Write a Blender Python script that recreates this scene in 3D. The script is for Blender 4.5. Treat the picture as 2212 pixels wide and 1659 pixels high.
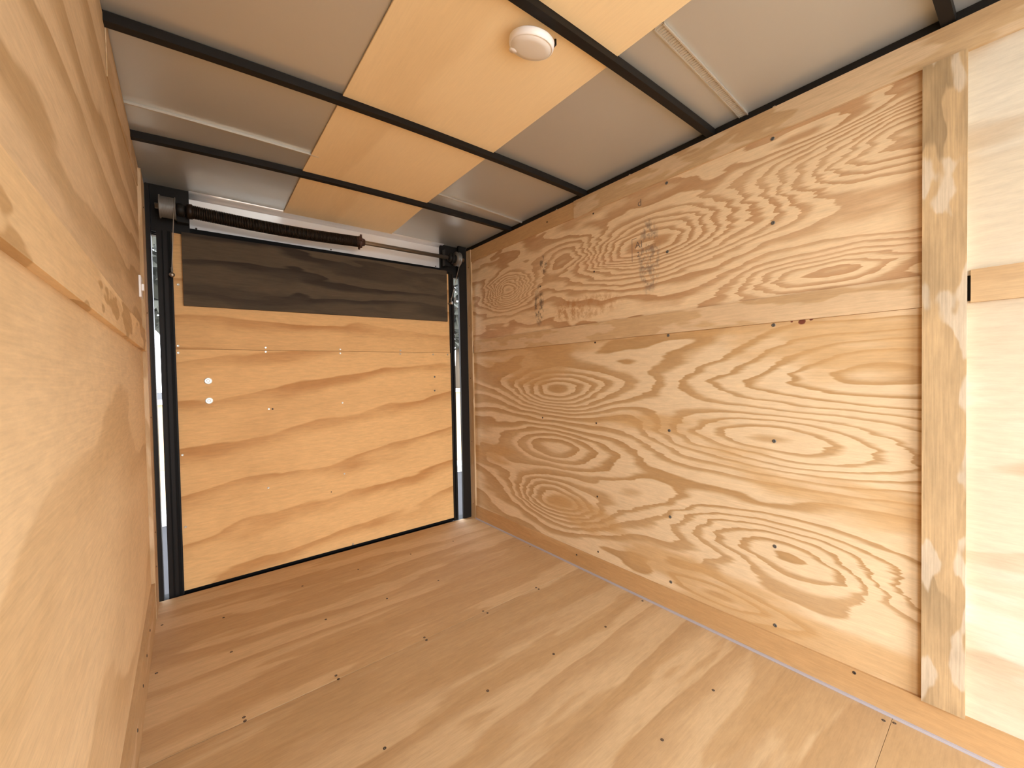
import bpy, bmesh, math, random
from mathutils import Vector, Matrix

# ------------------------------------------------------------------ clear
for o in list(bpy.data.objects):
    bpy.data.objects.remove(o)
SC = bpy.context.scene
COL = SC.collection
random.seed(7)

# ------------------------------------------------------------------ camera
cam_d = bpy.data.cameras.new('camera')
cam = bpy.data.objects.new('camera', cam_d)
COL.objects.link(cam)
cam_d.sensor_width = 36.0
cam_d.lens = 13.912
cam_d.clip_start = 0.02
cam_d.clip_end = 300
yaw, pit, rol = 0.6832, -0.0201, -0.0186
cy, sy, cp, sp, cr, sr = math.cos(yaw), math.sin(yaw), math.cos(pit), math.sin(pit), math.cos(rol), math.sin(rol)
fw = Vector((sy * cp, cy * cp, sp))
rt = Vector((cy, -sy, 0))
up = rt.cross(fw)
rt2 = rt * cr + up * sr
up2 = -rt * sr + up * cr
M = Matrix((rt2, up2, -fw)).transposed().to_4x4()
M.translation = Vector((0, 0, 1.0))
cam.matrix_world = M
SC.camera = cam

# ------------------------------------------------------------------ world, light, exposure
W = bpy.data.worlds.new('sky'); SC.world = W; W.use_nodes = True
nt = W.node_tree; nt.nodes.clear()
wo = nt.nodes.new('ShaderNodeOutputWorld'); bg = nt.nodes.new('ShaderNodeBackground')
tc = nt.nodes.new('ShaderNodeTexCoord'); sep = nt.nodes.new('ShaderNodeSeparateXYZ')
rp = nt.nodes.new('ShaderNodeValToRGB')
rp.color_ramp.elements[0].position = 0.0; rp.color_ramp.elements[0].color = (0.92, 0.95, 0.98, 1)
rp.color_ramp.elements[1].position = 0.7; rp.color_ramp.elements[1].color = (0.82, 0.90, 1.04, 1)
nt.links.new(tc.outputs['Generated'], sep.inputs[0]); nt.links.new(sep.outputs['Z'], rp.inputs[0])
nt.links.new(rp.outputs[0], bg.inputs[0]); bg.inputs[1].default_value = 4.6
nt.links.new(bg.outputs[0], wo.inputs[0])
# sampling portals over unseen openings added to light the trailer (emit nothing themselves)
pd = bpy.data.lights.new('sky_portal', 'AREA'); pd.shape = 'RECTANGLE'; pd.size = .62; pd.size_y = 1.84
pd.cycles.is_portal = True
po = bpy.data.objects.new('sky_portal', pd); COL.objects.link(po)
po.location = (-.15, -.76, 0.93); po.rotation_euler = (math.radians(90), 0, math.radians(-90))
FX = .05                                                             # unseen front end, opened from here to the right wall to add light
pd2 = bpy.data.lights.new('sky_portal', 'AREA'); pd2.shape = 'RECTANGLE'; pd2.size = 1.55 - FX; pd2.size_y = 1.9
pd2.cycles.is_portal = True
po2 = bpy.data.objects.new('sky_portal', pd2); COL.objects.link(po2)
po2.location = ((1.55 + FX) / 2, -1.32, 0.93); po2.rotation_euler = (math.radians(90), 0, 0)
SC.view_settings.view_transform = 'Standard'
SC.view_settings.look = 'None'
SC.view_settings.exposure = 1.16
SC.view_settings.gamma = 1.0
SC.view_settings.use_curve_mapping = False
SC.cycles.use_denoising = True
SC.cycles.max_bounces = 10
SC.cycles.diffuse_bounces = 8
SC.cycles.glossy_bounces = 4
SC.cycles.sample_clamp_indirect = 12
SC.cycles.use_adaptive_sampling = True
SC.cycles.adaptive_threshold = 0.035

# ------------------------------------------------------------------ node helpers
class V:
    """a socket inside a node tree, with arithmetic"""
    def __init__(s, t, sock): s.t, s.s = t, sock
    def _m(s, op, *a, clamp=False):
        n = s.t.nodes.new('ShaderNodeMath'); n.operation = op; n.use_clamp = clamp
        for i, x in enumerate((s,) + a):
            if isinstance(x, V): s.t.links.new(x.s, n.inputs[i])
            else: n.inputs[i].default_value = x
        return V(s.t, n.outputs[0])
    def __add__(s, o): return s._m('ADD', o)
    def __radd__(s, o): return s._m('ADD', o)
    def __sub__(s, o): return s._m('SUBTRACT', o)
    def __rsub__(s, o): return (s * -1)._m('ADD', o)
    def __mul__(s, o): return s._m('MULTIPLY', o)
    def __rmul__(s, o): return s._m('MULTIPLY', o)
    def fract(s): return s._m('FRACT')
    def pow(s, p): return s._m('POWER', p)
    def clamp(s): return s._m('ADD', 0.0, clamp=True)
    def step(s, a, b):
        n = s.t.nodes.new('ShaderNodeMapRange'); n.interpolation_type = 'SMOOTHSTEP'
        s.t.links.new(s.s, n.inputs[0]); n.inputs[1].default_value = a; n.inputs[2].default_value = b
        return V(s.t, n.outputs[0])

def mix(t, f, a, b, blend='MIX'):
    n = t.nodes.new('ShaderNodeMix'); n.data_type = 'RGBA'; n.blend_type = blend
    for i, x in ((0, f), (6, a), (7, b)):
        if isinstance(x, V): t.links.new(x.s, n.inputs[i])
        elif i == 0: n.inputs[0].default_value = x
        else: n.inputs[i].default_value = (*x, 1)
    return V(t, n.outputs[2])

def noise(t, u, v, w=0.0, detail=2.0, rough=0.5):
    c = t.nodes.new('ShaderNodeCombineXYZ')
    for i, x in enumerate((u, v, w)):
        if isinstance(x, V): t.links.new(x.s, c.inputs[i])
        else: c.inputs[i].default_value = x
    n = t.nodes.new('ShaderNodeTexNoise'); n.inputs['Scale'].default_value = 1.0
    n.inputs['Detail'].default_value = detail; n.inputs['Roughness'].default_value = rough
    t.links.new(c.outputs[0], n.inputs['Vector'])
    return V(t, n.outputs['Fac'])

def new_mat(name):
    m = bpy.data.materials.new(name); m.use_nodes = True
    t = m.node_tree; b = t.nodes['Principled BSDF']
    return m, t, b

def wood(name, light, dark, N=14, slope=1.0, tilt=0.0, A1=.25, s1=(.6, 2.0), A2=.06, s2=(2.5, 7), jag=.03, sj=(3, 16),
         lw=.05, bumps=(), p=1.6, contrast=.9, inv=False, seed=0.0, fibre=.10, blotch=.12, tint=None, tint_at=(.5, .62),
         s3=(1.2, 4.0), cvar=.6, stains=(), rough=.62, knots=(), pale=None, sharp=.82, duty=(.45, .75), dgrad=(0, 0), jag2=.0, soft=.10, fibre2=.22):
    m, t, b = new_mat(name)
    uvn = t.nodes.new('ShaderNodeUVMap'); sx = t.nodes.new('ShaderNodeSeparateXYZ')
    t.links.new(uvn.outputs[0], sx.inputs[0])
    u, v = V(t, sx.outputs[0]), V(t, sx.outputs[1])
    wu = u + (noise(t, u * sj[0], v * sj[1], seed + 3, 2.5, .6) - .5) * jag
    if jag2: wu = wu + (noise(t, u * 5, v * 42, seed + 13, 3, .65) - .5) * jag2
    wv = v + (noise(t, u * .8, v * 1.6, seed + 5, 1) - .5) * lw + u * tilt
    if jag2: wv = wv + (noise(t, u * 9, v * 9, seed + 15, 3, .6) - .5) * jag2 * .12
    h = wv * slope + (noise(t, wu * s1[0], wv * s1[1], seed, 1) - .5) * A1 * 2
    h = h + (noise(t, wu * s2[0], wv * s2[1], seed + 9, 2) - .5) * A2 * 2
    for (u0, v0, su, sv, a) in bumps:
        du = (wu - u0) * (1 / su); dv = (wv - (v0 + u0 * tilt)) * (1 / sv)
        d2 = du * du + dv * dv
        h = h + (d2 * -1)._m('EXPONENT') * a
    f = (h * N).fract()
    if inv: f = 1 - f
    th = noise(t, u * 1.1, v * 3.0, seed + 21, 2) * (duty[1] - duty[0]) * 2.2 + (duty[0] - (duty[1] - duty[0]) * .6)
    if dgrad[1]: th = th + (u - dgrad[0]) * dgrad[1]
    lo = (f - (th - soft)) * (1 / (2 * soft))                     # rises where the darker latewood begins
    s = lo.clamp() * (.55 + .45 * f.pow(p)) * (1 - f.step(sharp + .12, 1.0))
    cv = noise(t, wu * 1.3, wv * 5, seed + 25, 2)
    s = (s * ((1 - cvar) + cv.step(.3, .62) * cvar)).clamp() * contrast
    col = mix(t, s, light, dark)
    if tint:
        k = noise(t, wu * s3[0], wv * s3[1], seed + 31, 3, .6)
        col = mix(t, k.step(*tint_at) * .75, col, tint)
    if pale:
        k = noise(t, wu * s3[0] * 1.2, wv * s3[1], seed + 77, 2.5, .55)
        col = mix(t, k.step(pale[1], pale[1] + .03) * .85, col, pale[0])
    bl = noise(t, u * 2.2, v * 3.2, seed + 41, 3)
    col = mix(t, (bl - .5) * blotch * 4, col, tuple(x * .72 for x in dark)) if blotch else col
    fb = noise(t, u * 7, v * 260, seed + 51, 2)
    fk = (fb - .5) * fibre * 2 + (noise(t, u * 16, v * 75, seed + 57, 4, .7) - .5) * fibre2 * 2 + 1
    cc = t.nodes.new('ShaderNodeVectorMath'); cc.operation = 'SCALE'
    t.links.new(col.s, cc.inputs[0]); t.links.new(fk.s, cc.inputs['Scale']); col = V(t, cc.outputs[0])
    for (u0, v0, su, sv, amt, c) in stains:                      # soft worn marks of their own shape
        du = (u - u0) * (1 / su); dv = (v - v0) * (1 / sv)
        e = (1 - (du * du + dv * dv).step(.35, 1.0)) * noise(t, u * 38, v * 26, seed + 61, 4, .7).step(.42, .62) * amt
        col = mix(t, e, col, c)
    for (u0, v0, r) in knots:
        du = (u - u0) * (1 / r) + (noise(t, u * 60, v * 60, 3.3, 1) - .5) * 1.2; dv = (v - v0) * (1 / r)
        e = 1 - (du * du + dv * dv).step(.5, 1.1)
        col = mix(t, e, col, (.16, .045, .025))
    t.links.new(col.s, b.inputs['Base Color'])
    b.inputs['Roughness'].default_value = rough
    b.inputs['Specular IOR Level'].default_value = .3
    bp = t.nodes.new('ShaderNodeBump'); bp.inputs['Strength'].default_value = .25; bp.inputs['Distance'].default_value = .0006
    hh = fb * .6 + s * .5
    t.links.new(hh.s, bp.inputs['Height']); t.links.new(bp.outputs[0], b.inputs['Normal'])
    return m

def plain(name, col, rough=.5, metal=0.0, spec=.5, nz=0.0, nscale=(8, 8), bump=0.0):
    m, t, b = new_mat(name)
    b.inputs['Base Color'].default_value = (*col, 1)
    b.inputs['Roughness'].default_value = rough; b.inputs['Metallic'].default_value = metal
    b.inputs['Specular IOR Level'].default_value = spec
    tcn = t.nodes.new('ShaderNodeTexCoord'); n = t.nodes.new('ShaderNodeTexNoise')
    t.links.new(tcn.outputs['Object'], n.inputs['Vector']); n.inputs['Scale'].default_value = nscale[0]; n.inputs['Detail'].default_value = 3
    k = V(t, n.outputs['Fac'])
    if nz:
        c = mix(t, (k - .35) * nz * 2, col, tuple(x * .4 for x in col)); t.links.new(c.s, b.inputs['Base Color'])
    if bump:
        bp = t.nodes.new('ShaderNodeBump'); bp.inputs['Strength'].default_value = bump; bp.inputs['Distance'].default_value = .004
        t.links.new(k.s, bp.inputs['Height']); t.links.new(bp.outputs[0], b.inputs['Normal'])
    return m

LT = (.72, .52, .30); DK = (.49, .27, .105)
MAT = {}
MAT['r_low'] = wood('fir_plywood_lower', (.70, .54, .34), (.43, .26, .11), N=12, slope=.62, A1=.28, s1=(.55, 2.2), A2=.12, s2=(1.5, 5.5),
    jag=.16, sj=(2.0, 11), jag2=.075, lw=.05, p=1.0, seed=2.0, cvar=.2, sharp=.80, duty=(.38, .66), dgrad=(1.1, -.22), soft=.11, contrast=1.0,
    bumps=[(1.537, .926, .32, .10, .46), (1.563, .60, .50, .10, -.36), (1.534, .302, .32, .10, .50), (.50, .76, .42, .10, .44),
           (.20, 1.0, .45, .13, -.42), (.43, .375, .34, .09, -.38), (.64, .137, .22, .04, .16), (.10, .36, .2, .08, .2), (1.02, .45, .24, .07, .10), (1.08, .80, .2, .07, -.10)],
    tint=(.54, .335, .145), s3=(.9, 3.0), tint_at=(.52, .62), knots=[(.396, 1.152, .010), (.425, 1.156, .004), (.372, 1.158, .006)])
MAT['r_up'] = wood('fir_plywood_upper', (.73, .55, .335), (.43, .235, .105), N=20, slope=.55, A1=.20, s1=(.6, 1.8), A2=.085, s2=(2.4, 7),
    jag=.16, sj=(2.6, 14), jag2=.10, lw=.05, p=1.2, seed=14.0, cvar=.35, sharp=.82, duty=(.42, .62), soft=.14, contrast=.95,
    bumps=[(1.918, 1.523, .19, .09, .42), (.95, 1.55, .38, .12, .38), (.10, 1.62, .30, .10, -.34), (.36, 1.30, .24, .055, -.22), (.36, 1.74, .22, .04, .12), (1.4, 1.6, .20, .08, -.2)],
    stains=[(1.64, 1.39, .045, .13, .8, (.10, .075, .06)), (1.60, 1.61, .035, .06, .85, (.10, .075, .06)), (.945, 1.50, .06, .19, .6, (.13, .10, .09)), (1.3, 1.33, .25, .07, .5, (.42, .20, .07)), (1.42, 1.33, .1, .07, .5, (.42, .20, .07))],
    tint=(.66, .385, .235), s3=(.6, 2.0), tint_at=(.50, .70))
MAT['r_near'] = wood('pine_plywood_pale', (.60, .51, .37), (.50, .38, .25), N=6, slope=.4, A1=.2, A2=.08, s2=(1.6, 6), jag=.05, jag2=.03, seed=33.0, p=1.2, cvar=.5, fibre=.06, soft=.2, tint=(.66, .60, .48), s3=(1.5, 5))
MAT['batten'] = wood('pine_batten', (.53, .36, .19), (.41, .25, .115), N=5, slope=.6, A1=.12, s1=(1.0, 5), A2=.05, s2=(4, 12), jag=.04, seed=41.0, contrast=.6, fibre=.14, blotch=.18,
    tint=(.64, .47, .29), s3=(2.4, 9), tint_at=(.52, .56))
MAT['batten_b'] = wood('pine_batten_brown', (.52, .32, .145), (.42, .235, .09), N=4, slope=.6, A1=.12, seed=47.0, contrast=.5, fibre=.12, blotch=.15)
MAT['post'] = wood('plywood_post', (.50, .345, .18), (.27, .185, .095), N=5, slope=.3, A1=.3, s1=(1.6, 7), A2=.12, s2=(5, 22), jag=.06, jag2=.05, seed=53.0, contrast=.8, fibre=.30, blotch=.5, cvar=.8, soft=.25,
    pale=((.58, .48, .35), .56), s3=(3.0, 9))
MAT['l_low'] = wood('plywood_left_lower', (.80, .61, .37), (.60, .41, .21), N=5, slope=.45, A1=.2, s1=(.8, 1.4), A2=.10, s2=(1.5, 4), jag=.10, jag2=.05, seed=61.0, contrast=.75, p=1.2, blotch=.2, cvar=.6, fibre=.12, soft=.22)
MAT['l_up'] = wood('plywood_left_upper', (.68, .50, .30), (.47, .31, .155), N=9, slope=.8, A1=.16, s1=(.5, 2.0), A2=.07, s2=(1.6, 7), jag=.14, sj=(2, 12), jag2=.04, seed=73.0, contrast=1.0, p=1.2, blotch=.25, cvar=.4, soft=.13, duty=(.4, .62))
MAT['l_mid'] = wood('plywood_left_batten', (.84, .63, .37), (.62, .41, .20), N=5, slope=.5, A1=.12, seed=79.0, contrast=.6, tint=(.46, .28, .12), s3=(3.0, 7), tint_at=(.54, .57))
FLK = dict(slope=.9, A1=.18, s1=(.5, 2.2), A2=.08, s2=(1.4, 8), jag=.16, sj=(2.5, 12), jag2=.07, p=1.2, cvar=.45, blotch=.25, soft=.14, duty=(.4, .65), s3=(.9, 5.0), tint_at=(.50, .55))
MAT['floor'] = wood('floor_plywood', (.57, .395, .215), (.42, .255, .115), N=7, seed=87.0, contrast=.85, tint=(.46, .29, .135), **FLK)
MAT['floor2'] = wood('floor_plywood_far', (.60, .41, .22), (.44, .265, .12), N=7, seed=93.5, contrast=.75, tint=(.48, .30, .14), **FLK)
MAT['door'] = wood('ramp_plywood', (.75, .455, .19), (.46, .205, .055), N=5, slope=.9, tilt=-.13, A1=.10, s1=(.8, 2.2), A2=.09, s2=(2, 8), jag=.14, sj=(3, 10), jag2=.07, seed=101.0, contrast=.9, p=2.2, cvar=.7, blotch=.2, duty=(.60, .82), soft=.16)
MAT['door_up'] = wood('ramp_plywood_upper', (.71, .425, .175), (.43, .19, .05), N=6, slope=.9, tilt=.04, A1=.10, A2=.09, s2=(2, 8), jag=.14, sj=(3, 10), jag2=.05, seed=113.0, contrast=.9, p=2.0, cvar=.7, blotch=.2, duty=(.58, .8), soft=.16)
MAT['dark_board'] = wood('dark_stained_plywood', (.088, .063, .037), (.018, .012, .007), N=12, slope=.8, A1=.12, A2=.08, s2=(2, 8), jag=.14, sj=(3, 12), jag2=.05, seed=121.0, contrast=.9, p=1.4, cvar=.6, blotch=.15, rough=.75, fibre=.25, tint=(.055, .040, .025), s3=(1.5, 6))
MAT['ceil_ply'] = wood('ceiling_plywood', (.90, .70, .41), (.80, .59, .32), N=3, slope=.5, A1=.1, A2=.06, s2=(1, 6), seed=131.0, contrast=.7, p=1.0, blotch=.12, fibre=.05, rough=.7, soft=.25, fibre2=.05)
MAT['edge'] = wood('plywood_edge', (.68, .47, .24), (.36, .20, .09), N=200, slope=1.5, A1=.0, A2=.0, jag=0, lw=0, seed=3.0, contrast=.5)
MAT['tin'] = plain('galvanised_roof_sheet', (.60, .60, .56), rough=.36, metal=.55, nz=.12, nscale=(1.4,), bump=.03)
MAT['seam'] = plain('galvanised_seam', (.62, .58, .50), rough=.4, metal=.5)
MAT['alu'] = plain('aluminium_header', (.95, .94, .92), rough=.30, metal=.45, nz=.05, nscale=(3,), bump=.05)
MAT['steel'] = plain('black_painted_steel', (.011, .009, .0075), rough=.5, spec=.22)
MAT['rubber'] = plain('black_rubber', (.004, .004, .004), rough=.6, spec=.15)
MAT['spring'] = plain('oiled_spring_steel', (.022, .013, .008), rough=.42, metal=.3, spec=.3)
MAT['cone'] = plain('rusty_cast_iron', (.10, .05, .035), rough=.6, metal=.4, nz=.3, nscale=(60,))
MAT['shaft'] = plain('steel_shaft', (.35, .31, .26), rough=.35, metal=.9)
MAT['drum'] = plain('cast_aluminium', (.24, .23, .21), rough=.5, metal=.6, nz=.1, nscale=(30,))
MAT['cable'] = plain('wire_rope', (.42, .38, .32), rough=.45, metal=.6)
MAT['screw'] = plain('zinc_screw', (.55, .52, .45), rough=.35, metal=.9)
MAT['screw_d'] = plain('dark_screw', (.05, .035, .025), rough=.55, metal=.3)
MAT['screw_g'] = plain('grey_screw', (.14, .14, .13), rough=.45, metal=.6)
MAT['white'] = plain('white_plastic', (.92, .90, .88), rough=.4)
MAT['bead'] = plain('grey_sealant', (.42, .385, .40), rough=.6)
MAT['ink'] = plain('faded_ink', (.15, .11, .085), rough=.8)
MAT['concrete'] = plain('pale_concrete', (.50, .485, .45), rough=.9, nz=.2, nscale=(2,))
MAT['ground'] = plain('shaded_ground', (.042, .040, .040), rough=.95, nz=.2, nscale=(2,), spec=.1)  # ground colour darkened to stand in for the trailer's shade
MAT['kerb'] = plain('white_concrete', (.80, .79, .76), rough=.8)
MAT['cream'] = plain('cream_render', (.42, .30, .17), rough=.85)
MAT['leaf'] = plain('foliage', (.085, .085, .065), rough=.9, nz=.5, nscale=(3,))
MAT['bark'] = plain('bark', (.12, .09, .06), rough=.9)
MAT['white_metal'] = plain('white_skin', (.75, .75, .75), rough=.4)

# ------------------------------------------------------------------ mesh helpers
R_X, L_X, LY = 1.5414, -.1222, -.0062
def PR(u, v, n): return (R_X - n, u, v)                              # right wall: u along the trailer, v up, n into the room
def PL(u, v, n): return (L_X + LY * u + n, u, v)
def PK(u, v, n): return (u, 2.415 - .03 * u - n, v + .008 * u)       # ramp-door end
def PF(u, v, n): return (u, v - .019 * u, n)                         # floor: u across, v along
def arch(x, u=0.0):                                                   # bowed roof, flattening onto the straight header
    k = min(1, max(0, (2.45 - u) / .5)); k = k * k * (3 - 2 * k)
    return 1.914 + .018 * k * (1 - ((x - .71) / .84) ** 2)
def PC(u, v, n): return (v, u, arch(v, u) + n)                       # ceiling: u along, v across

def link(name, me, mat, parent=None, smooth=False):
    o = bpy.data.objects.new(name, me); COL.objects.link(o)
    if mat is not None and not me.materials: me.materials.append(mat)
    if parent is not None: o.parent = parent; o.matrix_parent_inverse = parent.matrix_world.inverted()
    if smooth:
        for p in me.polygons: p.use_smooth = True
    return o

def slab(name, P, u, v, n, mat, parent=None, swap=False, seg=1, off=(0, 0), vseg=1):
    """sheet between u, v and depth n; v limits may be (start,end) pairs"""
    v0 = v[0] if isinstance(v[0], tuple) else (v[0], v[0]); v1 = v[1] if isinstance(v[1], tuple) else (v[1], v[1])
    bm = bmesh.new(); uvl = bm.loops.layers.uv.new('UVMap')
    G = {}
    for i in range(seg + 1):
        a = i / seg; uu = u[0] + (u[1] - u[0]) * a
        lo = v0[0] + (v0[1] - v0[0]) * a; hi = v1[0] + (v1[1] - v1[0]) * a
        for j in range(vseg + 1):
            vv = lo + (hi - lo) * j / vseg
            for k in (0, 1):
                G[i, j, k] = (bm.verts.new(P(uu, vv, n[k])), (uu, vv, n[k]))
    def face(keys):
        f = bm.faces.new([G[k][0] for k in keys])
        for lp, k in zip(f.loops, keys):
            a, b, c = G[k][1]
            if swap: lp[uvl].uv = (b + c * .9 + off[0], a + c + off[1])
            else: lp[uvl].uv = (a + c * .9 + off[0], b + c + off[1])
    for i in range(seg):
        for j in range(vseg):
            face([(i, j, 1), (i + 1, j, 1), (i + 1, j + 1, 1), (i, j + 1, 1)])
            face([(i, j, 0), (i, j + 1, 0), (i + 1, j + 1, 0), (i + 1, j, 0)])
        face([(i, 0, 0), (i + 1, 0, 0), (i + 1, 0, 1), (i, 0, 1)])
        face([(i, vseg, 0), (i, vseg, 1), (i + 1, vseg, 1), (i + 1, vseg, 0)])
    for j in range(vseg):
        face([(0, j, 0), (0, j, 1), (0, j + 1, 1), (0, j + 1, 0)])
        face([(seg, j, 0), (seg, j + 1, 0), (seg, j + 1, 1), (seg, j, 1)])
    bmesh.ops.recalc_face_normals(bm, faces=bm.faces)
    me = bpy.data.meshes.new(name); bm.to_mesh(me); bm.free()
    return link(name, me, mat, parent)

def empty(name, loc=(0, 0, 0)):
    o = bpy.data.objects.new(name, None); COL.objects.link(o); o.location = loc
    o.empty_display_size = .1
    bpy.context.view_layer.update()
    return o
def tag(o, label=None, cat=None, group=None, kind=None):
    if label: o['label'] = label
    if cat: o['category'] = cat
    if group: o['group'] = group
    if kind: o['kind'] = kind
    return o

def tube_mesh(name, pts, r, seg=10, cap=True):
    bm = bmesh.new(); rings = []
    pts = [Vector(p) for p in pts]
    rr = r if isinstance(r, (list, tuple)) else [r] * len(pts)
    prev = None
    for i, p in enumerate(pts):
        d = (pts[min(i + 1, len(pts) - 1)] - pts[max(i - 1, 0)]).normalized()
        if prev is None:
            a = d.orthogonal().normalized()
        else:
            a = (prev - d * prev.dot(d)).normalized()
        prev = a
        b = d.cross(a)
        rings.append([bm.verts.new(p + (a * math.cos(2 * math.pi * k / seg) + b * math.sin(2 * math.pi * k / seg)) * rr[i]) for k in range(seg)])
    for i in range(len(rings) - 1):
        for k in range(seg):
            bm.faces.new([rings[i][k], rings[i][(k + 1) % seg], rings[i + 1][(k + 1) % seg], rings[i + 1][k]])
    if cap:
        bm.faces.new(rings[0][::-1]); bm.faces.new(rings[-1])
    bmesh.ops.recalc_face_normals(bm, faces=bm.faces)
    me = bpy.data.meshes.new(name); bm.to_mesh(me); bm.free()
    return me

def lathe_mesh(name, prof, seg=32, M=None):
    """prof: (r, z) list revolved about z, then moved by M"""
    bm = bmesh.new(); rings = []
    for r, z in prof:
        if r < 1e-6: rings.append([bm.verts.new((0, 0, z))])
        else: rings.append([bm.verts.new((r * math.cos(2 * math.pi * k / seg), r * math.sin(2 * math.pi * k / seg), z)) for k in range(seg)])
    for a, b in zip(rings, rings[1:]):
        for k in range(seg):
            k2 = (k + 1) % seg
            va = [a[k % len(a)], a[k2 % len(a)]] if len(a) > 1 else [a[0]]
            vb = [b[k2 % len(b)], b[k % len(b)]] if len(b) > 1 else [b[0]]
            if len(va) + len(vb) > 2: bm.faces.new(va + vb)
    bmesh.ops.recalc_face_normals(bm, faces=bm.faces)
    if M is not None: bm.transform(M)
    me = bpy.data.meshes.new(name); bm.to_mesh(me); bm.free()
    return me

def frame(o, z, x=None):
    """matrix whose local z axis is z, origin o"""
    z = Vector(z).normalized(); x = Vector(x) if x else z.orthogonal(); x = (x - z * x.dot(z)).normalized(); y = z.cross(x)
    m = Matrix((x, y, z)).transposed().to_4x4(); m.translation = Vector(o); return m

def screw_me(name, r, mat):
    me = lathe_mesh(name, [(r, 0), (r, .0008), (r * .8, .0016), (r * .42, .0015), (r * .32, .0004), (0, .0003)], 12)
    me.materials.append(mat); return me
SCR = {'z': screw_me('screw', .0055, MAT['screw']), 'd': screw_me('screw', .0046, MAT['screw_d']), 'g': screw_me('screw', .0062, MAT['screw_g']),
       'n': screw_me('nail', .0032, MAT['screw_d']), 'w': screw_me('washer', .0165, MAT['screw'])}
def screw(kind, P, u, v, n, nrm, parent, name='screw'):
    o = link(name, SCR[kind], None, None)
    m = frame(P(u, v, n), nrm); o.matrix_world = m
    o.parent = parent; o.matrix_parent_inverse = parent.matrix_world.inverted()
    return o

# ------------------------------------------------------------------ floor
YF = -1.3                                                            # front end of the trailer behind the camera, opened to let light in
fl = tag(slab('floor', PF, (-.30, 1.70), (YF - .02, 2.39), (-.06, -.019), MAT['steel']), kind='structure')
fs1 = slab('plywood_sheet', PF, (-.16, 1.575), (1.3955, 2.408), (-.018, 0), MAT['floor2'], fl, off=(3, 0))
fs2 = slab('plywood_sheet', PF, (-.16, 1.575), (.2165, 1.3922), (-.018, -.0003), MAT['floor'], fl, off=(0, 0))
slab('plywood_sheet', PF, (-.16, 1.575), (YF, .2155), (-.018, 0), MAT['floor'], fl, off=(7, 2))
for u_, v_ in [(-.116, 2.174), (-.116, 1.826), (.084, 2.067), (.092, 1.786), (.397, 2.128), (.413, 1.766), (.659, 2.117), (.668, 1.749), (.946, 2.102),
               (.923, 1.737), (1.219, 2.094), (.098, 1.413), (.099, 1.396), (.356, 1.408), (.358, 1.386), (.674, 1.391), (.673, 1.372), (.944, 1.383),
               (.95, 1.360), (1.241, 1.373), (1.241, 1.355), (.382, 1.044), (.709, 1.022), (.986, 1.003), (1.251, .978), (1.519, .984), (1.517, 1.725),
               (.973, .575), (1.251, .562), (1.506, .202), (1.517, .181)]:
    screw('d', lambda a, b, c: (a, b, c), u_, v_, -.0008, (0, 0, 1), fs1 if v_ + .019 * u_ > 1.394 else fs2)

# ------------------------------------------------------------------ right wall
wr = tag(slab('wall_right', PR, (YF, 2.405), (-.02, 1.96), (-.07, -.018), MAT['steel']), kind='structure')
rp1 = slab('plywood_panel', PR, (.10, 2.345), (1.22, 1.83), (-.0175, -.008), MAT['r_up'], wr)
rp2 = slab('plywood_panel', PR, (.10, 2.345), (.06, 1.165), (-.0175, -.0075), MAT['r_low'], wr)
slab('plywood_panel', PR, (YF, .085), (1.235, 1.83), (-.0175, -.008), MAT['r_near'], wr, off=(5, 0))
slab('plywood_panel', PR, (YF, .085), (.06, 1.170), (-.0175, -.008), MAT['r_near'], wr, off=(9, 3))
for y in (.484, .867, 1.25, 1.633):
    k = 'g' if y < 1 else 'd'
    for z in (1.157, .76, .396, .12, 1.503, 1.785):
        if y > 1.6 and z not in (.76, 1.503): continue
        screw(k, PR, y, z, -.0075, (-1, 0, 0), rp1 if z > 1.2 else rp2)
def trim(n, *a, label=None, **k):
    o = slab('trim_%d' % n, *a, **k); tag(o, kind='structure')
    return o
T1 = trim(1, PR, (1.3705, 2.325), (1.8003, 1.8815), (-.0175, .0), MAT['batten_b'])
T2 = trim(2, PR, (YF, 1.369), (1.798, 1.8835), (-.0175, .0015), MAT['batten'], off=(4, 0))
T3 = trim(3, PR, (.1305, 2.306), (1.1655, 1.2515), (-.0175, .0), MAT['batten'], off=(0, 1.3))
T4 = trim(4, PR, (YF, .0445), (1.165, 1.2475), (-.0175, .001), MAT['batten'], off=(8, 2))
T5 = trim(5, PR, (2.322, 2.405), (0.0, 1.885), (-.0175, .003), MAT['batten'], swap=True, off=(2, 5))
T6 = trim(6, PR, (.0505, .1295), (.0905, 1.7975), (-.0175, .012), MAT['post'], swap=True)
BR = tag(slab('baseboard_right', PR, (YF, 2.320), (.0, .0905), (-.0175, .001), MAT['batten_b'], off=(6, 4)), kind='structure')
T7 = tag(slab('trim_7', PR, (YF, 2.32), (.0002, .007), (.0012, .009), MAT['bead']), kind='structure')
for z in (1.767, 1.358, .99, .543, .098): screw('n', PR, 2.351, z, .003, (-1, 0, 0), T5, 'nail')
screw('d', PR, 1.563, 1.84, 0, (-1, 0, 0), T1, 'screw')
for y, z in ((.272, .08), (1.384, .062)): screw('d', PR, y, z, .001, (-1, 0, 0), BR, 'screw')
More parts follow.
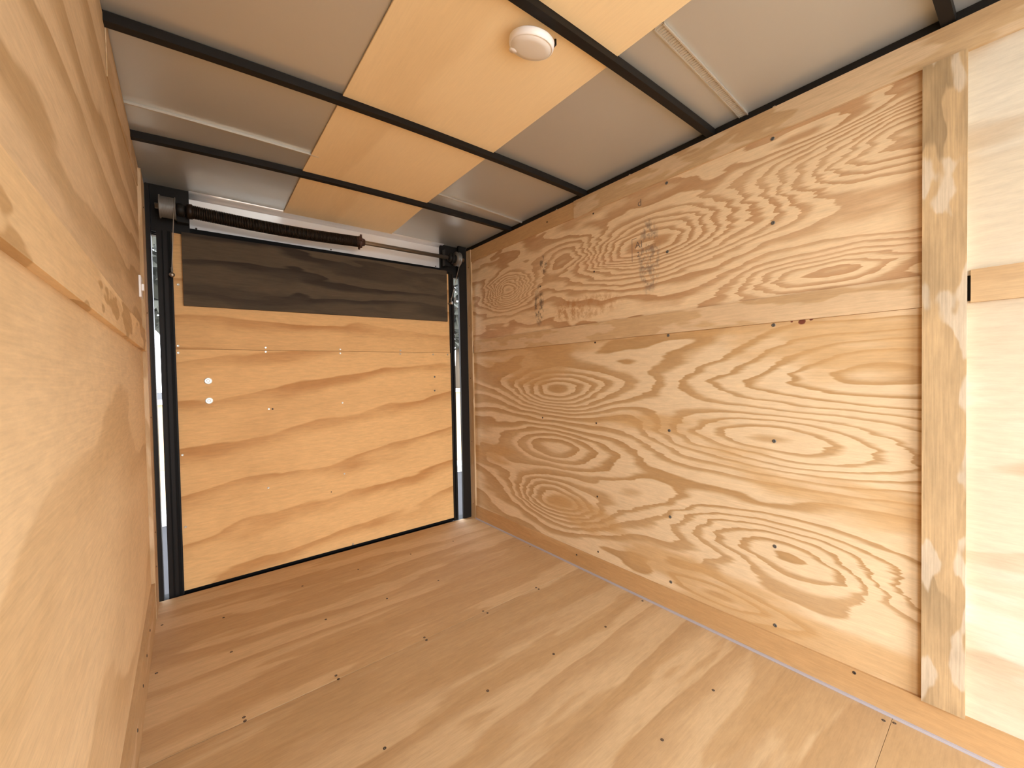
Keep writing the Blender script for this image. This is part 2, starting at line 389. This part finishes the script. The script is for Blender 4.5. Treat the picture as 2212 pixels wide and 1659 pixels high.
# faded grade stamp printed on the upper sheet
def text_obj(txt, size, P, u, v, n, parent, mat):
    cu = bpy.data.curves.new('stamp', 'FONT'); cu.body = txt; cu.size = size; cu.extrude = .0001
    o = bpy.data.objects.new('stamp', cu); COL.objects.link(o)
    dg = bpy.context.evaluated_depsgraph_get(); me = bpy.data.meshes.new_from_object(o.evaluated_get(dg))
    bpy.data.objects.remove(o); me.materials.clear(); me.materials.append(mat)
    q = link('grade_stamp', me, None, None)
    q.matrix_world = Matrix(((0, 0, -1, P(u, v, n)[0]), (-1, 0, 0, P(u, v, n)[1]), (0, 1, 0, P(u, v, n)[2]), (0, 0, 0, 1)))
    q.parent = parent; q.matrix_parent_inverse = parent.matrix_world.inverted(); return q
slab('stamp_line', PR, (1.0345, 1.0365), (1.50, 1.60), (-.0081, -.0078), MAT['ink'], wr)
slab('stamp_line', PR, (1.010, 1.0365), (1.598, 1.600), (-.0081, -.0078), MAT['ink'], wr)
text_obj('AI', .040, PR, 1.020, 1.555, -.0079, wr, MAT['ink'])
text_obj('2', .032, PR, 1.012, 1.515, -.0079, wr, MAT['ink'])
text_obj('d', .040, PR, 1.005, 1.735, -.0079, wr, MAT['ink'])

# ------------------------------------------------------------------ left wall
YD = -.46  # near end of the left wall; unseen side opening added here for light
wl = tag(slab('wall_left', PL, (YD, 2.43), (-.02, 1.96), (-.09, -.030), MAT['steel']), kind='structure')
slab('plywood_panel', PL, (YD, 2.30), (.14, 1.14), (-.0285, -.012), MAT['l_low'], wl)
slab('plywood_panel', PL, (YD, 2.30), (1.20, 1.905), (-.0285, -.010), MAT['l_up'], wl)
trim(8, PL, (YD, 2.24), (1.131, 1.2165), (-.0285, .0), MAT['l_mid'])
trim(9, PL, (1.41, 2.40), ((1.768, 1.818), 1.905), (-.0095, -.0075), MAT['batten'], off=(1, 7))
T11 = trim(10, PL, (2.235, 2.415), (0.0, 1.885), (-.0285, .002), MAT['batten'], swap=True, off=(6, 1))
for z in (1.75, 1.30, .85, .35, .2): screw('n', PL, 2.31, z, .002, (1, 0, 0), T11, 'nail')
BL = tag(slab('baseboard_left', PL, (YD, 2.234), (.0, .157), (-.0285, .0), MAT['batten'], off=(2, 9)), kind='structure')
for y, z in ((1.9, .12), (1.75, .11), (1.6, .10), (1.42, .09)): screw('d', PL, y, z, 0, (1, 0, 0), BL, 'screw')

slab('wall_header', PL, (-1.06, YD), (1.86, 1.96), (-.09, -.0), MAT['steel'], wl)
slab('wall_end', PL, (YF, -1.06), (-.02, 1.96), (-.09, -.0), MAT['l_low'], wl)
tag(slab('wall_front', lambda u, v, n: (u, YF + n, v), (-.22, FX), (-.02, 1.96), (-.03, .0), MAT['l_low']), kind='structure')
# ------------------------------------------------------------------ ceiling
cl = tag(slab('ceiling', PC, (YF, 2.50), (-.20, 1.62), (.012, .03), MAT['white_metal'], vseg=16, seg=24), kind='structure')
for u_ in ((YF, .590), (.560, 1.800), (1.785, 2.49)):
    lift = .0 if u_[0] != .560 else .0015
    slab('metal_panel', PC, u_, (-.17, 1.59), (.0 + lift, .0012 + lift), MAT['tin'], cl, vseg=20, seg=8)
def ribbed_seam(u0, u1, pitch):
    bm = bmesh.new()
    def q(a, b, c): return bm.verts.new(PC(a, b, c))
    x = -.15; x1 = 1.57; n = int((x1 - x) / pitch)
    ds = 0.0
    # flat flange, standing lip and the little pressed ribs across it
    def bx(ua, ub, va, vb, na, nb):
        vs = [q(a, b, c) for a in (ua, ub) for b in (va, vb) for c in (na, nb)]
        for f in ((0, 1, 3, 2), (4, 6, 7, 5), (0, 4, 5, 1), (2, 3, 7, 6), (0, 2, 6, 4), (1, 5, 7, 3)): bm.faces.new([vs[i] for i in f])
    for i in range(24):
        a = x + (x1 - x) * i / 24; b = x + (x1 - x) * (i + 1) / 24
        if b > .45 and a < .97: continue
        if a < .45 < b + .03: b = .44
        bx(u0, u1, a, b, -.0025, -.0004); bx(u0, u0 + .004, a, b, -.0075, -.002); bx(u1 - .003, u1, a, b, -.005, -.002)
    for i in range(n):
        a = x + pitch * i
        if .42 < a < .985: continue
        bx(u0 + .006, u1 - .005, a, a + pitch * .45, -.0045, -.002)
    bmesh.ops.recalc_face_normals(bm, faces=bm.faces)
    me = bpy.data.meshes.new('seam_strip'); bm.to_mesh(me); bm.free()
    o = link('seam_strip', me, MAT['seam'], cl); return o
ribbed_seam(.560, .590, .010); ribbed_seam(1.785, 1.798, .012)
beam_u = [.155, .757, 1.375, 1.966, -.47]                            # near edge at x = 0
def PB(u, v, n): return (v, u - .054 * v, arch(v, u) + n)
lab = ['black square roof beam nearest the camera, ending above the wooden post', 'black square roof beam carrying the round white ceiling light',
       'black square roof beam between the lit beam and the one nearest the ramp door', 'black square roof beam nearest the ramp door and its spring', None]
for u0, lb in zip(beam_u, lab):
    o = slab('roof_beam', PB, (u0, u0 + .026), (-.146 if u0 > 0 else -.12, 1.556), (-.026, -.0012), MAT['steel'], vseg=20)
    tag(o, lb or 'black square roof beam behind the camera over the open end', 'beam', 'black roof beams')
# thin plywood laid up in the middle of every bay
for a, b, dx in ((-.44, .155, -.012), (.181, .757, -.008), (.783, 1.375, 0), (1.401, 1.966, .0), (1.992, 2.465, .010)):
    def PW(u, v, n): return (v, u - .054 * v, arch(v, u) + n)
    slab('plywood_panel', PW, (a + .001, b - .001), (.412 + dx * .5, .998 + dx), (-.0065, -.0018), MAT['ceil_ply'], cl, vseg=8, seg=6, off=(a * 3, 2))
# black rails where the roof meets the walls
tag(slab('trim_11', PR, (YF, 2.40), (1.84, 1.913), (-.0175, -.012), MAT['steel']), kind='structure')
tag(slab('trim_12', PL, (YF, 2.40), (1.84, 1.913), (-.0285, -.014), MAT['steel']), kind='structure')
for y, z, k in ((1.045, 1.889, 'z'), (.48, 1.889, 'z'), (1.36, 1.887, 'z'), (1.50, 1.887, 'z')):
    me = SCR['w'] if k == 'w' else SCR['z']
    o = screw(k, PR, y, z, -.012, (-1, 0, 0), bpy.data.objects['trim_11'], 'rivet')

# ------------------------------------------------------------------ ramp-door end
NK = (.03, 1, 0)
hd = tag(slab('wall_back', PK, (-.20, 1.62), (1.69, 1.97), (-.095, -.071), MAT['steel']), kind='structure')
h1 = slab('header_panel', PK, (.020, 1.378), (1.742, 1.886), (-.070, -.066), MAT['alu'], hd, seg=1)
# bent flange rolling from the header up to the roof sheet
bm = bmesh.new(); nf = 12
for i in range(nf):
    for (va, na), (vb, nb) in (((0, -.066), (.3, -.062)), ((.3, -.062), (.62, -.052)), ((.62, -.052), (1, -.030))):
        q4 = []
        for uu, vv, nn in ((i, va, na), (i + 1, va, na), (i + 1, vb, nb), (i, vb, nb)):
            U = .020 + (1.378 - .020) * uu / nf; p = PK(U, 0, nn); top = arch(U, 2.44) - .001
            z0 = 1.8855 + .008 * U
            q4.append(bm.verts.new((p[0], p[1], z0 + (top - z0) * vv)))
        bm.faces.new(q4)
bmesh.ops.remove_doubles(bm, verts=bm.verts, dist=1e-5)
bmesh.ops.solidify(bm, geom=bm.faces[:], thickness=.0012)
bmesh.ops.recalc_face_normals(bm, faces=bm.faces)
me = bpy.data.meshes.new('header_flange'); bm.to_mesh(me); bm.free(); link('header_flange', me, MAT['alu'], hd, True)
for u_, v_ in ((.045, 1.749), (.66, 1.752), (1.33, 1.752)): screw('d', PK, u_, v_, -.066, (0, -1, 0), hd)
slab('end_plate', PK, (-.135, .020), (1.70, 1.935), (-.070, -.040), MAT['steel'], hd)
slab('end_plate', PK, (1.358, 1.535), (1.70, 1.935), (-.070, -.050), MAT['steel'], hd)
slab('lower_lip', PK, (-.128, 1.50), (1.695, 1.742), (-.070, -.055), MAT['rubber'], hd)
tag(slab('trim_13', PK, (-.136, -.1195), (-.02, 1.90), (-.075, -.004), MAT['steel']), kind='structure')
tag(slab('trim_14', PK, (1.474, 1.535), (-.02, 1.90), (-.022, -.004), MAT['steel']), kind='structure')
tag(slab('trim_15', PK, (-.14, 1.53), (-.06, -.016), (-.10, .0), MAT['rubber']), kind='structure')

dr = empty('door_1', PK(.68, 0, -.03)); tag(dr, kind='structure')
dp1 = slab('plywood_panel', PK, (-.055, 1.412), (.0065, 1.1565), (-.044, -.026), MAT['door'], dr)
dp2 = slab('plywood_panel', PK, (-.055, 1.402), (1.158, 1.700), (-.044, -.025), MAT['door_up'], dr, off=(4, 0))
slab('outer_skin', PK, (-.09, 1.415), (-.03, 1.71), (-.060, -.046), MAT['rubber'], dr)
slab('door_frame', PK, (-.1015, -.0465), (-.012, 1.715), (-.060, -.018), MAT['steel'], dr)
slab('door_frame', PK, (1.406, 1.4385), (-.012, 1.715), (-.032, -.018), MAT['steel'], dr)
slab('door_seal', PK, (-.083, -.078), (-.0, 1.70), (-.018, -.012), MAT['rubber'], dr)
slab('door_seal', PK, (-.062, -.052), (-.0, 1.70), (-.018, -.010), MAT['rubber'], dr)
slab('door_seal', PK, (1.418, 1.424), (-.0, 1.70), (-.018, -.012), MAT['rubber'], dr)
db = slab('dark_board', PK, (-.012, 1.382), ((1.362, 1.371), (1.706, 1.716)), (-.0245, -.009), MAT['dark_board'], dr); db['label'] = 'dark stained plywood board across the top of the ramp door'
for u_, v_ in [(-.038, 1.172), (-.038, 1.139), (.314, 1.171), (.314, 1.149), (.684, 1.168), (.684, 1.146), (1.048, 1.167), (1.047, 1.147), (1.275, 1.145), (1.385, 1.145),
               (.32, .847), (.689, .857), (-.036, .655), (.307, .431), (-.034, .311), (.727, .012), (.689, .44), (-.03, 1.46)]:
    screw('z', PK, u_, v_, -.026 if v_ < 1.157 else -.025, (0, -1, 0), dp1 if v_ < 1.157 else dp2)
for u_, v_ in ((1.283, .994), (1.281, .901)): screw('g', PK, u_, v_, -.026, (0, -1, 0), dp1)
screw('d', PK, .337, .846, -.026, (0, -1, 0), dp1); screw('n', PK, .615, .347, -.026, (0, -1, 0), dp1)
for u_, v_ in ((.070, 1.003), (.071, .906)): screw('w', PK, u_, v_, -.026, (0, -1, 0), dp1, 'washer')

# spring counterbalance over the ramp
asm = empty('torsion_spring', PK(.66, 1.79, .055))
tag(asm, 'black coiled torsion spring on a steel shaft above the plywood ramp door', 'spring')
def KP(u, v, n): return Vector(PK(u, v, n))
ZS, NS = 1.793, .035
link('shaft', tube_mesh('shaft', [KP(-.10, ZS, NS), KP(1.49, ZS, NS)], .0125, 16), MAT['shaft'], asm, True)
pts = []; turns = 118; u0, u1 = .030, .785
for i in range(turns * 12 + 1):
    a = 2 * math.pi * i / 12; u_ = u0 + (u1 - u0) * i / (turns * 12); sag = -.012 * math.sin(math.pi * (u_ - u0) / (u1 - u0)) * 1.0
    rr = .0285
    pts.append(KP(u_, ZS + sag * .9 + rr * math.sin(a), NS + rr * math.cos(a)))
link('coil', tube_mesh('coil', pts, .0031, 5), MAT['spring'], asm, True)
link('spring_core', tube_mesh('core', [KP(u0 + (u1 - u0) * i / 10, ZS - .011 * math.sin(math.pi * i / 10), NS) for i in range(11)], .0262, 14), MAT['rubber'], asm, True)
def axial(name, prof, u_, mat, seg=28):
    d = KP(1, 0, 0) - KP(0, 0, 0)
    return link(name, lathe_mesh(name, prof, seg, frame(KP(u_, ZS, NS), d)), mat, asm, True)
wc = axial('winding_cone', [(0, -.02), (.030, -.02), (.030, -.004), (.034, .0), (.034, .008), (.024, .012), (.020, .028), (.0, .028)], .790, MAT['cone'])
axial('stationary_cone', [(0, -.016), (.026, -.016), (.034, -.010), (.034, .006), (.026, .012), (0, .012)], .024, MAT['spring'])
axial('bearing', [(0, -.022), (.024, -.022), (.028, -.014), (.028, .004), (.018, .010), (0, .010)], -.004, MAT['steel'])
axial('bearing', [(0, -.016), (.017, -.016), (.030, -.006), (.030, .010), (.020, .014), (0, .014)], 1.383, MAT['steel'])
for k in range(6):
    a = k * math.pi / 3
    d = Vector((0, 0, 1)) * math.sin(a) + Vector((0, -1, 0)) * math.cos(a)
    c = KP(.793, ZS, NS)
    link('cone_lug', tube_mesh('cone_lug', [c + d * .025, c + d * .043], [.008, .006], 8), MAT['cone'], wc)
def drum(uc, w, R, n):
    prof = [(0, -w / 2 - .004), (R + .004, -w / 2 - .004), (R + .004, -w / 2)]
    for i in range(n):
        z = -w / 2 + w * i / n
        prof += [(R - .002, z + w / n * .1), (R, z + w / n * .5), (R - .002, z + w / n * .9)]
    prof += [(R + .003, w / 2), (R + .003, w / 2 + .003), (0, w / 2 + .003)]
    return axial('cable_drum', prof, uc, MAT['drum'], 36)
drum(-.056, .050, .047, 13)
drum(1.440, .022, .044, 6)
axial('drum_hub', [(0, -.02), (.036, -.02), (.036, -.010), (.026, .012), (0, .012)], 1.412, MAT['steel'])
for u_ in (-.004, 1.383):
    b_ = slab('bearing_bracket', PK, (u_ - .022, u_ + .022), (1.745, 1.855), (-.024, .012), MAT['steel'], asm)
# lift cables hooked on pins at the door edges
for uA, uB, zB, lb in ((-.034, -.050, 1.495, 'thin steel lift cable at the left edge of the ramp door'),
                       (1.436, 1.400, 1.495, 'thin steel lift cable at the right edge of the ramp door')):
    c = empty('lift_cable', KP(uB, zB, .0)); tag(c, lb, 'cable', 'lift cables of the ramp door')
    wr_ = link('wire_rope', tube_mesh('wire_rope', [KP(uA, 1.79 - .01, NS + .053), KP(uB, zB + .02, .012), KP(uB, zB, .012)], .0017, 8), MAT['cable'], c, True)
    link('pin', lathe_mesh('pin', [(0, -.026), (.005, -.026), (.006, .004), (.010, .008), (.011, .016), (.006, .022), (0, .022)], 16, frame(KP(uB, zB, 0), (0, -1, 0))), MAT['shaft'], c, True)
    link('cable_clip', tube_mesh('cable_clip', [KP(uB, zB + .012, .012), KP(uB, zB + .034, .013)], .0038, 8), MAT['drum'], wr_, True)

# ------------------------------------------------------------------ ceiling lamp
lx, ly = .741, .797
lz = arch(lx) - .026
lm = empty('ceiling_light', (lx, ly, lz)); tag(lm, 'round white plastic ceiling light mounted on a black roof beam', 'lamp')
R0 = .0615
LM = Matrix.Translation((lx, ly, lz)) @ Matrix.Rotation(math.radians(15), 4, 'X')
link('lamp_housing', lathe_mesh('lamp_housing', [(0, 0), (R0 * .93, 0), (R0, -.004), (R0, -.014), (R0 * .97, -.019), (R0 * .93, -.0205), (R0 * .90, -.019), (0, -.018)], 48, LM), MAT['white'], lm, True)
m_, t_, b_ = new_mat('frosted_lens'); b_.inputs['Base Color'].default_value = (.88, .86, .82, 1); b_.inputs['Roughness'].default_value = .35
b_.inputs['Subsurface Weight'].default_value = .0
link('lamp_lens', lathe_mesh('lamp_lens', [(R0 * .90, -.0185), (R0 * .87, -.022), (R0 * .6, -.0245), (0, -.026)], 48, LM), m_, lm, True)
# small rocker on the rim towards the ramp
a = Vector((-.35, .62, 0)).normalized()
link('switch', lathe_mesh('switch', [(0, 0), (.012, 0), (.011, -.004), (0, -.005)], 20, LM @ Matrix.Translation(a * R0 * .84 + Vector((0, 0, -.0195)))), MAT['white'], lm, True)
link('wire_stub', tube_mesh('wire_stub', [(lx + R0 * .98, ly - .02, lz - .002), (lx + R0 * 1.06, ly - .024, lz + .004), (lx + R0 * 1.02, ly - .026, lz + .016)], .003, 8), MAT['steel'], lm, True)

# ------------------------------------------------------------------ white plate by the ramp door, left wall
sw = empty('wall_switch', PL(2.175, 1.38, -.010)); tag(sw, 'small white plastic switch plate on the left wall next to the ramp door', 'switch')
slab('plate', PL, (2.135, 2.205), (1.340, 1.425), (-.0095, -.003), MAT['white'], sw)
slab('rocker', PL, (2.160, 2.180), (1.370, 1.395), (-.003, .004), MAT['white'], sw)

# ------------------------------------------------------------------ outside seen through the slits and the open end
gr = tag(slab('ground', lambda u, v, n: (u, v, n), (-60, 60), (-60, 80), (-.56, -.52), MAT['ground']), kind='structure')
slab('concrete_apron', lambda u, v, n: (u, v, n), (-14, 14), (-16, -1.5), (-.52, -.50), MAT['concrete'], gr)
slab('gravel_strip', lambda u, v, n: (u, v - .03 * u, n), (-14, 22), (5.9, 8.98), (-.52, -.505), MAT['cream'], gr)
kb = tag(slab('kerb', lambda u, v, n: (u, v - .03 * u, n), (-14, 22), (5.55, 5.9), (-.52, -.42), MAT['kerb']), 'white concrete kerb across the yard behind the ramp door', 'kerb')
bw = empty('garden_wall', (2, 8, -.52)); tag(bw, 'low cream rendered wall seen through the slits beside the ramp door', 'wall')
slab('wall_body', lambda u, v, n: (u, 9 - .03 * u + n, v), (-16, 26), (-.52, .62), (0, .25), MAT['cream'], bw)
slab('coping', lambda u, v, n: (u, 9 - .03 * u + n, v), (-16, 26), (.62, .70), (-.04, .29), MAT['kerb'], bw)
rnd = random.Random(3)
def tree(x, y, h, lb):
    t = empty('tree', (x, y, -.52)); tag(t, lb, 'tree', 'trees beyond the wall')
    link('trunk', tube_mesh('trunk', [(x, y, -.52), (x + .1, y, h * .3), (x - .05, y + .1, h * .6)], [.16, .12, .07], 10), MAT['bark'], t, True)
    bm = bmesh.new()
    for _ in range(1500):
        th = rnd.uniform(0, 2 * math.pi); ph = math.acos(rnd.uniform(-1, 1)); r = rnd.uniform(.35, 1) ** .6
        c = Vector((x + math.cos(th) * math.sin(ph) * r * h * .34, y + math.sin(th) * math.sin(ph) * r * h * .34, h * .62 + math.cos(ph) * r * h * .34))
        a = Vector((rnd.gauss(0, 1), rnd.gauss(0, 1), rnd.gauss(0, 1))).normalized(); b = a.orthogonal().normalized(); s = rnd.uniform(.14, .34)
        bm.faces.new([bm.verts.new(c + a * s), bm.verts.new(c + b * s * .6), bm.verts.new(c - a * s), bm.verts.new(c - b * s * .6)])
    me = bpy.data.meshes.new('foliage'); bm.to_mesh(me); bm.free(); f = link('foliage', me, MAT['leaf'], t); tag(f, kind='stuff')
tree(-1.3, 10.8, 6.8, 'leafy tree beyond the cream wall, seen through the left slit')
tree(.9, 16.5, 8.0, 'leafy tree beyond the cream wall, behind the one in the left slit')
tree(7.3, 12.0, 6.8, 'leafy tree beyond the cream wall, seen through the right slit')
